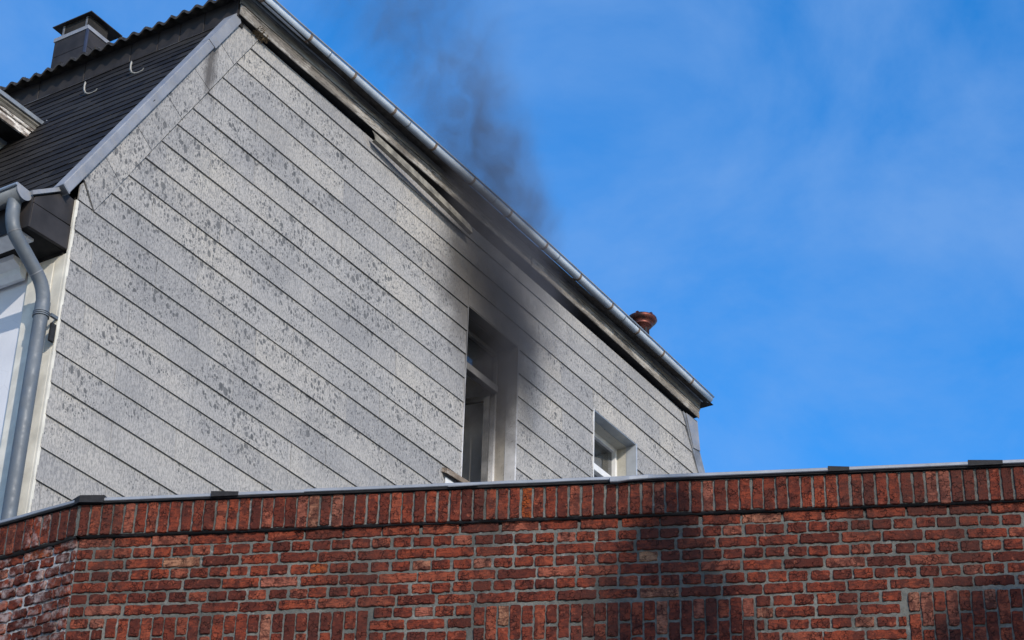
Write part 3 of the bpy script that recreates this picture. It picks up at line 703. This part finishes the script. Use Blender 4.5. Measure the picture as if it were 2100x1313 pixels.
for a in range(0, 360, 60):
    t = R(a+10); b = MB(); b.box(vx+.15*math.cos(t)-.015, vx+.15*math.cos(t)+.015, vy+.15*math.sin(t)-.015, vy+.15*math.sin(t)+.015, vz-.075, vz-.045); b.build('cap_lug', MAT['copper'], vent)
# ---- dormer at the left edge
b = MB(); b.box(-.25, 1.1, 1.76, 3.2, 10.9, 12.16); dorm = b.build('dormer', simple('blue_grey_dormer_cheek', (.20, .24, .27), .7), house)
b = MB(); b.box(-.40, 1.02, 1.54, 1.758, 12.165, 12.30); b.build('soffit_box', MAT['soffit'], dorm)
b = MB(); b.extrude_x([(-1.538, 12.12), (-1.52, 12.12), (-1.515, 12.16), (-1.525, 12.19), (-1.538, 12.19)], -.40, .84); b.build('lower_moulding', MAT['wood_white'], dorm)
b = MB(); b.extrude_x([(-1.538, 12.20), (-1.512, 12.20), (-1.505, 12.215), (-1.515, 12.225), (-1.538, 12.225)], -.40, .86); b.build('middle_moulding', MAT['wood_white'], dorm)
b = MB(); b.extrude_x([(-1.538, 12.232), (-1.515, 12.232), (-1.515, 12.262), (-1.50, 12.275), (-1.505, 12.30), (-1.538, 12.30)], -.40, .90); b.build('upper_moulding', MAT['wood_high'], dorm)
b = MB(); b.extrude_x([(-1.545, 12.302), (-1.487, 12.302), (-1.485, 12.338), (-1.545, 12.345)], -.42, .935); b.build('dormer_flashing', MAT['zinc'], dorm)
b = MB(); b.add([(-.42, 1.50, 12.346), (1.0, 1.50, 12.346), (1.55, 1.9, 12.62), (1.55, 3.2, 12.7), (-.42, 3.2, 12.7)], [(0, 1, 2, 3, 4)]); b.build('dormer_roof', MAT['lead'], dorm, fix=False)
b = MB(); b.tube([(.925, 1.475, 12.355), (.945, 1.44, 12.325), (.97, 1.40, 12.318), (.985, 1.375, 12.325)], [.006, .012, .011, .005], 8); b.build('flashing_tail', MAT['zinc_light'], dorm)

# ================================================================== BRICK WALL
wall = bpy.data.objects.new('brick_wall', None); C.objects.link(wall)
wall.location = (-.67684, 12.01361, 0); wall.rotation_euler = (0, 0, math.atan2(-.15631, .98771))
tag(wall, 'weathered red brick parapet wall with soldier course and metal coping', 'brick wall', 'thing')
S0, S1 = -1.95, 8.0
def rough_slab(x0, x1, y0, y1, z0, z1, step=.03, amp=.0025):
    b = MB(); nx = max(1, int((x1-x0)/step)); nz = max(1, int((z1-z0)/step)); r = random.Random(5)
    vs = [(x0+(x1-x0)*i/nx, y0+r.uniform(-amp, amp), z0+(z1-z0)*j/nz) for j in range(nz+1) for i in range(nx+1)]
    fs = [(j*(nx+1)+i, j*(nx+1)+i+1, (j+1)*(nx+1)+i+1, (j+1)*(nx+1)+i) for j in range(nz) for i in range(nx)]
    b.add(vs, fs, True); b.box(x0, x1, y0+.006, y1, z0, z1); return b
b = rough_slab(S0, S1, .003, .16, 6.30, 7.392, .016, .0045); b.build('mortar_bed', MAT['mortar'], wall, fix=False)
b = rough_slab(S0-.012, S1, -.0335, .16, 7.412, 7.615, .018, .003); b.build('soldier_bed', MAT['mortar'], wall, fix=False)
lowm = MT('lower_brickwork', .9, 0, .2); v_ = lowm.coord(world=True)
bt = lowm.n('ShaderNodeTexBrick', {'Vector': lowm.n('ShaderNodeMapping', {'Vector': v_, 'Rotation': (R(90), 0, 0)}).outputs[0], 'Color1': (.2, .045, .03, 1), 'Color2': (.26, .06, .035, 1), 'Mortar': (.2, .2, .2, 1), 'Scale': 1.0, 'Mortar Size': .012, 'Brick Width': .24, 'Row Height': .076}); lowm.color(bt.outputs[0])
b = MB(); b.box(S0, S1, 0, .16, 0, 6.298); b.build('lower_wall', lowm.m, wall)

def brick_mesh(name, wd, ht, dp, seed, mat, rag=.003):
    r = random.Random(seed); b = MB(); c = min(wd, ht)*r.uniform(.06, .19); P = []
    def side_(p, q, n, amp):
        for i in range(1, n+1):
            t = i/(n+1); nx, nz = (q[1]-p[1]), -(q[0]-p[0]); l = math.hypot(nx, nz)
            k = r.uniform(-amp, amp); P.append((p[0]+(q[0]-p[0])*t+nx/l*k, p[1]+(q[1]-p[1])*t+nz/l*k))
    W, H = wd/2, ht/2
    cs = [c*r.uniform(.5, 1.25) for _ in range(4)]
    nl = max(1, int(wd/.028)); ns = max(1, int(ht/.028))
    cor = [((-W, -H+cs[0]), (-W+cs[0], -H)), ((W-cs[1], -H), (W, -H+cs[1])), ((W, H-cs[2]), (W-cs[2], H)), ((-W+cs[3], H), (-W, H-cs[3]))]
    for i in range(4):
        a_, b_ = cor[i]; P.append(a_)
        m_ = ((a_[0]+b_[0])/2*1.0, (a_[1]+b_[1])/2*1.0); sx = 1 if i in (1, 2) else -1; sz = 1 if i in (2, 3) else -1
        P.append((m_[0]+sx*cs[i]*.2, m_[1]+sz*cs[i]*.2)); P.append(b_)
        nx_ = cor[(i+1) % 4][0]
        side_(b_, nx_, nl if i in (0, 2) else ns, rag)
    k = len(P); bv = .0035
    def ins(p): return (p[0]*(1-2*bv/wd), p[1]*(1-2*bv/ht))
    vs = [(ins(p)[0], -dp+r.uniform(-.0008, .0008), ins(p)[1]) for p in P]+[(p[0], -dp+bv, p[1]) for p in P]+[(p[0], .012, p[1]) for p in P]
    fs = [tuple(range(k))]+[(i, i+k, (i+1) % k+k, (i+1) % k) for i in range(k)]+[(i+k, i+2*k, (i+1) % k+2*k, (i+1) % k+k) for i in range(k)]
    b.add(vs, fs); return b.mesh(name, mat)
BH = .0605
def variants(name, wd, ht, dp, n, mat, rag=.003):
    out = []
    for i in range(n): out.append(brick_mesh(name, wd*random.Random(i*7+len(name)).uniform(.975, 1.012), ht*random.Random(i*3+1).uniform(.94, 1.04), dp, i*17+len(name), mat, rag))
    return out
V = {'stretcher_brick': variants('stretcher_brick', .2245, BH, .006, 14, MAT['brick'], .004), 'header_brick': variants('header_brick', .107, BH, .006, 14, MAT['brick'], .0038),
     'soldier_brick': variants('soldier_brick', .0595, .206, .006, 10, MAT['brick'], .0028),
     'upright_brick': variants('upright_brick', .062, .212, .006, 10, MAT['brick']), 'upright_half_brick': variants('upright_half_brick', .062, .118, .006, 8, MAT['brick'])}
VP = {k: variants(k, *{'stretcher_brick': (.222, BH), 'header_brick': (.104, BH), 'soldier_brick': (.0595, .206)}[k], .008, 9, MAT['brick_pale'], .0058) for k in ('stretcher_brick', 'header_brick', 'soldier_brick')}
def put(name, x, z, y=0.0, sx=1.0, parent=wall, M=None, lib=V, tilt=.010):
    me = rnd.choice(lib[name])
    flip = math.pi if rnd.random() < .5 else 0
    m_ = Matrix.Translation((x, y+rnd.uniform(-.003, .0035), z+rnd.uniform(-.0018, .0018))) @ Matrix.Rotation(rnd.gauss(0, tilt*.6), 4, 'Y') @ Matrix.Rotation(rnd.gauss(0, tilt*.8), 4, 'Z') @ Matrix.Rotation(rnd.gauss(0, tilt), 4, 'X') @ Matrix.Rotation(flip, 4, 'Y') @ Matrix.Diagonal((sx, 1, 1, 1))
    if M is None and x > 4.1:
        BEYOND.add([m_ @ q.co for q in me.vertices], [tuple(p.vertices) for p in me.polygons]); return
    o = link(name, me, parent)
    o.matrix_local = (M @ m_) if M is not None else m_
    return o
def rowz(i): return 7.3475-.0757*(i-1)+.0265
PANELS = [(-1.708, -.110), (.511, 2.141), (3.004, 4.634), (5.5, 7.13)]
BEYOND = MB()          # bricks past the right edge of the photograph, joined
def course(i, x0, x1):
    st = i % 2 == 1
    wd = .2378 if st else .1228; name = 'stretcher_brick' if st else 'header_brick'
    ph = {1: -.536, 2: -.488, 3: -.445, 4: -.490, 5: -.545, 6: -.486, 7: -.662, 8: -.46, 9: -.60, 10: -.50, 11: -.57, 12: -.5, 13: -.6}[i]
    k = math.floor((x0-ph)/wd)
    while True:
        a = ph+k*wd; e = a+wd; k += 1
        if a >= x1-.02: break
        lo, hi = max(a, x0), min(e, x1)
        if hi-lo < .045: continue
        sxx = (hi-lo-.016)/(wd-.016)
        put(name, (lo+hi)/2+rnd.uniform(-.004, .004), rowz(i)+.003*math.sin(a*2.1+i), 0, max(.2, sxx))
for i in range(1, 8): course(i, S0, S1)
for i in range(8, 13):
    for x0, x1 in ((S0, PANELS[0][0]-.004), (PANELS[0][1]+.006, PANELS[1][0]-.006), (PANELS[1][1]+.006, PANELS[2][0]-.006), (PANELS[2][1]+.006, PANELS[3][0]-.006), (PANELS[3][1]+.006, S1)): course(i, x0, x1)
for (x0, x1) in PANELS:
    x = x0+.036; j = 0; zt = 6.866
    n = round((x1-x0)/.0722); pit = (x1-x0)/n
    for j in range(n):
        x = x0+pit*(j+.5)
        if x > S1-.03: break
        z = zt
        if j % 2 == (0 if x0 < 0 or x0 > 3 else 0): seq = ['upright_half_brick', 'upright_brick', 'upright_brick']
        else: seq = ['upright_brick', 'upright_brick', 'upright_half_brick']
        for nm in seq:
            h = .118 if nm == 'upright_half_brick' else .212
            put(nm, x, z-h/2); z -= h+.014
k = 0; x = S0+.036-.005
while x < S1-.03:
    put('soldier_brick', x+rnd.uniform(-.002, .002), 7.512, -.036, rnd.uniform(.96, 1.06), tilt=.008); x += .0719
bf = BEYOND.build('brick_field', MAT['brick'], wall); bf['kind'] = 'stuff'
# return wall to the left (bends back)
RA = R(-32.2+8.99)
MR = Matrix.Translation((S0, 0, 0)) @ Matrix.Rotation(RA, 4, 'Z')
b = rough_slab(-2.2, 0.0, .007, .15, 6.30, 7.392, .018, .006); o = b.build('return_mortar_bed', MAT['mortar_pale'], wall, fix=False); o.matrix_local = MR
b = rough_slab(-2.2, .008, -.0335, .15, 7.412, 7.615, .018, .003); o = b.build('return_soldier_bed', MAT['mortar'], wall, fix=False); o.matrix_local = MR
b = MB(); b.box(-2.2, 0, 0, .15, 0, 6.298); o = b.build('return_lower_wall', lowm.m, wall); o.matrix_local = MR
x = -.036
while x > -.95:
    put('soldier_brick', x, 7.512, -.036, rnd.uniform(.95, 1.04), M=MR, lib=VP if rnd.random() < .25 else V, tilt=.012); x -= .0719
for i in range(1, 13):
    st = i % 2 == 1; wd = .2378 if st else .1228; nm = 'stretcher_brick' if st else 'header_brick'
    x = 0.004; first = True
    while x > -1.0:
        w_ = wd if not first else wd*rnd.uniform(.45, .9); first = False
        if st and rnd.random() < .3: nm2, w_ = 'header_brick', min(w_, .1228)
        else: nm2 = nm
        base_w = .2378 if nm2 == 'stretcher_brick' else .1228
        put(nm2, x-w_/2, rowz(i)+.004*math.sin(x*5+i)-.002, rnd.uniform(-.004, .004), max(.25, (w_-.016)/(base_w-.016)), M=MR, lib=VP, tilt=.03)
        x -= w_
# metal coping strip with bitumen joint covers
def coping(x0, x1, z0, z1, M=None, ya=-.062, name='coping'):
    n = max(1, int((x1-x0)/.12)); b = MB(); prof = [(ya+.004, .0), (ya, .003), (ya, .018), (ya+.006, .023), (.17, .05), (.17, .045), (ya+.012, .0)]
    vs = []
    for j in range(n+1):
        t = j/n; x = x0+(x1-x0)*t; zz = z0+(z1-z0)*t+rnd.uniform(-.0012, .0012)
        vs += [(x, y, zz+h) for y, h in prof]
    k = len(prof); fs = [(j*k+i, j*k+(i+1) % k, (j+1)*k+(i+1) % k, (j+1)*k+i) for j in range(n) for i in range(k)]+[tuple(range(k)), tuple(range(n*k+k-1, n*k-1, -1))]
    b.add(vs, fs); o = b.build(name, MAT['coping'], wall)
    if M is not None: o.matrix_local = M
    return o
c1 = coping(S0-.02, -.545, 7.628, 7.628); coping(-.545, 1.31, 7.631, 7.629, ya=-.064)
# kinked third length
c3 = MB(); seq = [(1.315, 7.607), (1.36, 7.606), (1.43, 7.614), (1.54, 7.624), (1.60, 7.625), (2.0, 7.625), (2.6, 7.626), (3.2, 7.627), (3.8, 7.628), (4.3, 7.629), (6.0, 7.63), (8.0, 7.63)]
vs = []; prof = [(-.066, .0), (-.07, .003), (-.07, .019), (-.064, .024), (.17, .05), (.17, .045), (-.058, .0)]
for i, (x, z) in enumerate(seq): vs += [(x, y-(.012 if i < 3 else 0), z+(h*1.5 if i < 2 else h*1.25 if i < 4 else h)) for y, h in prof]
k = 7; fs = [(j*k+i, j*k+(i+1) % k, (j+1)*k+(i+1) % k, (j+1)*k+i) for j in range(len(seq)-1) for i in range(k)]+[tuple(range(k)), tuple(range((len(seq)-1)*k+k-1, (len(seq)-1)*k-1, -1))]
c3.add(vs, fs); tag(c3.build('coping', MAT['coping'], wall), 'coping length with a bent, drooping end')
coping(-1.2, .03, 7.628, 7.628, M=MR)
b = MB(); b.box(S0+.01, S1, .02, .16, 7.392, 7.412); b.build('raked_joint_shade', MAT['under'], wall)  # black slab paints in the shade band below the soldier course
b = MB(); b.box(-2.2, 0, .02, .15, 7.392, 7.412); o = b.build('raked_joint_shade', MAT['under'], wall); o.matrix_local = MR
b = MB(); b.box(S0-.02, S1, -.056, .16, 7.616, 7.6275); b.build('coping_shade_strip', MAT['under'], wall)  # black strip paints in the shade below the coping lip
b = MB(); b.box(-1.2, .02, -.056, .15, 7.616, 7.6275); o = b.build('coping_shade_strip', MAT['under'], wall); o.matrix_local = MR
for (x0, x1, dz) in ((-1.123, -.954, .002), (2.596, 2.72, .0), (3.403, 3.60, .002), (.34, .52, -.006)):
    h = .012 if x0 > 0 and x0 < 1 else .034
    b = MB(); b.add([(x0, -.072, 7.622), (x1, -.070, 7.624), (x1, .1, 7.66), (x0, .1, 7.66), (x0, -.073, 7.622+h+dz), (x1, -.071, 7.622+h*.75+dz), (x1, .1, 7.68), (x0, .1, 7.68)], [(0, 3, 2, 1), (4, 5, 6, 7), (0, 1, 5, 4), (1, 2, 6, 5), (2, 3, 7, 6), (3, 0, 4, 7)])
    o = b.build('joint_cover', MAT['bitumen'] if h > .02 else MAT['lead'], wall)
b = MB(); b.add([(-2.02, -.03, 7.612), (-1.95, -.077, 7.618), (-1.80, -.074, 7.612), (-1.80, .1, 7.66), (-2.0, .1, 7.66), (-2.02, -.03, 7.655), (-1.95, -.078, 7.664), (-1.795, -.074, 7.661), (-1.80, .1, 7.69), (-2.0, .1, 7.69)],
      [(0, 1, 2, 3, 4), (9, 8, 7, 6, 5), (0, 5, 6, 1), (1, 6, 7, 2), (2, 7, 8, 3), (3, 8, 9, 4), (4, 9, 5, 0)])
b.build('joint_cover', MAT['bitumen'], wall)

# ================================================================== SMOKE
def smoke():
    zs = [11.2, 11.6, 12.0, 12.4, 12.8, 13.2, 13.5, 13.8, 14.2, 14.7, 15.3, 15.9]
    cxs = [5.75, 5.82, 5.76, 5.52, 5.18, 4.88, 4.68, 4.40, 3.98, 3.40, 2.75, 2.1]
    cns = [-.12, -.05, .05, .22, .30, .36, .38, .36, .32, .25, .15, .0]
    rs_ = [.42, .56, .72, .82, .82, .80, .80, .92, 1.15, 1.4, 1.6, 1.7]
    b = MB(); seg = 16; vs = []
    for z, x, n, r in zip(zs, cxs, cns, rs_):
        for j in range(seg):
            t = 2*math.pi*j/seg; vs.append((x+1.06*r*math.cos(t), -n+1.06*r*math.sin(t)*.75, z))
    k = len(zs)
    b.add(vs, [(i*seg+j, i*seg+(j+1) % seg, (i+1)*seg+(j+1) % seg, (i+1)*seg+j) for i in range(k-1) for j in range(seg)]+[tuple(range(seg)), tuple(range(k*seg-1, k*seg-seg-1, -1))])
    m = bpy.data.materials.new('dark_smoke'); m.use_nodes = True; t = m.node_tree; t.nodes.clear()
    M = MT.__new__(MT); M.m = m; M.t = t
    out = M.n('ShaderNodeOutputMaterial'); pv = M.n('ShaderNodeVolumePrincipled'); t.links.new(pv.outputs[0], out.inputs['Volume'])
    v = M.coord(); p = M.n('ShaderNodeSeparateXYZ', {0: v}); z = p.outputs[2]
    zn = M.ramp(z, zs[0], zs[-1], 0, 1, False)
    def curve(vals, lo, hi):
        n = M.n('ShaderNodeFloatCurve', {'Value': zn}); c = n.mapping.curves[0]
        ts = [(a-zs[0])/(zs[-1]-zs[0]) for a in zs]
        while len(c.points) < len(ts): c.points.new(.5, .5)
        for pt, a, q in zip(c.points, ts, vals): pt.location = (a, (q-lo)/(hi-lo))
        n.mapping.update(); return M.math('ADD', M.math('MULTIPLY', n.outputs[0], hi-lo), lo)
    cx_, cn_, cr_ = curve(cxs, 2, 6), curve(cns, -1, 1), curve(rs_, 0, 2)
    nz = M.n('ShaderNodeTexNoise', {'Vector': M.coord((1, 1, .8)), 'Scale': 2.2, 'Detail': 3.0}).outputs['Color']
    off = M.n('ShaderNodeSeparateXYZ', {0: M.n('ShaderNodeVectorMath', {0: nz, 1: (.5, .5, .5)}, operation='SUBTRACT').outputs[0]})
    dx = M.math('ADD', M.math('SUBTRACT', p.outputs[0], cx_), M.math('MULTIPLY', off.outputs[0], 1.2))
    dy = M.math('DIVIDE', M.math('ADD', M.math('ADD', p.outputs[1], cn_), M.math('MULTIPLY', off.outputs[1], .4)), .75)
    d = M.math('DIVIDE', M.math('SQRT', M.math('ADD', M.math('MULTIPLY', dx, dx), M.math('MULTIPLY', dy, dy))), cr_)
    fall = M.ramp(d, .05, .98, 1, 0)
    wv = M.n('ShaderNodeMapping', {'Vector': v, 'Rotation': (0, R(-25), 0), 'Scale': (1.5, 1.2, .85)}).outputs[0]
    n2 = M.noise(wv, 2.3, 7, .62, 1.3)
    wisps = M.ramp(n2, .40, .68, 0, 1)
    zden = M.n('ShaderNodeFloatCurve', {'Value': zn}); c = zden.mapping.curves[0]
    for (a, q) in ((.0, .25), (.12, .7), (.26, 1.0), (.45, .62), (.55, .5), (.7, .24), (.85, .12), (1.0, .0)):
        pass
    pts = [(.0, .6), (.12, .9), (.26, .95), (.40, .95), (.50, .92), (.60, .62), (.76, .30), (1.0, .0)]
    while len(c.points) < len(pts): c.points.new(.5, .5)
    for pt, q in zip(c.points, pts): pt.location = q
    zden.mapping.update()
    smooth_ = M.math('ADD', M.math('MULTIPLY', wisps, .85), M.ramp(zn, .46, .62, .42, .09))
    den = M.math('MULTIPLY', M.math('MULTIPLY', M.math('MULTIPLY', fall, smooth_), zden.outputs[0]), 3.6)
    M.set(pv.inputs['Density'], den); pv.inputs['Color'].default_value = (.26, .25, .265, 1); pv.inputs['Anisotropy'].default_value = .2
    o = b.build('smoke', m)
    o.matrix_world = Matrix.Translation(house.location) @ Matrix.Rotation(house.rotation_euler.z, 4, 'Z')
    tag(o, 'dark smoke drifting from the burnt window over the eaves into the sky', 'smoke', 'stuff')
smoke()

# ================================================================== ADDED TREES, unseen behind the viewer, tips shaped to shade the brick wall
def cypress(tip, tip_w, label, seed):
    r = random.Random(seed); h = tip.z
    t = bpy.data.objects.new('shade_cypress', None); C.objects.link(t); t.location = (tip.x, tip.y, 0)
    tag(t, label, 'tree', None, None)
    b = MB(); b.tube([(0, 0, 0), (0, 0, h*.5), (0, 0, h-.5)], [.28, .16, .02], 10); b.build('trunk', MAT['bark'], t)
    b = MB()
    for i in range(14000):
        q = r.random()**1.7; z = h*(1-q*.92); dpt = h-z
        rad = min(1.5, tip_w*.5*(1-math.exp(-dpt*2.2))+.06*max(0, dpt-1.2))
        a = r.uniform(0, 2*math.pi); rr = rad*math.sqrt(r.random())*(1+.25*math.sin(z*5+a*3))
        c_ = Vector((rr*math.cos(a), rr*math.sin(a), z)); s_ = .10 if dpt > 3 else .055
        d = Vector((r.uniform(-1, 1), r.uniform(-1, 1), r.uniform(.2, 1.6))).normalized()*s_*1.6; e = d.cross(Vector((r.uniform(-1, 1), r.uniform(-1, 1), .2))).normalized()*s_*.6
        b.add([c_-d*.5, c_+e, c_+d, c_-e], [(0, 1, 2, 3)])
    b.build('crown', MAT['leaf'], t, fix=False)
bd = Vector((.98771, -.15631, 0)); Pb = Vector((-.67684, 12.01361, 0))
cypress(Pb+bd*1.63+Vector((0, 0, 7.56))+SUN*23, .74, 'tall slim cypress added behind the camera, out of view, to shade the brick wall', 3)
cypress(Pb+bd*3.55+Vector((0, 0, 6.93))+SUN*25, 1.5, 'broader, lower cypress added behind the camera, out of view, to shade the brick wall', 4)
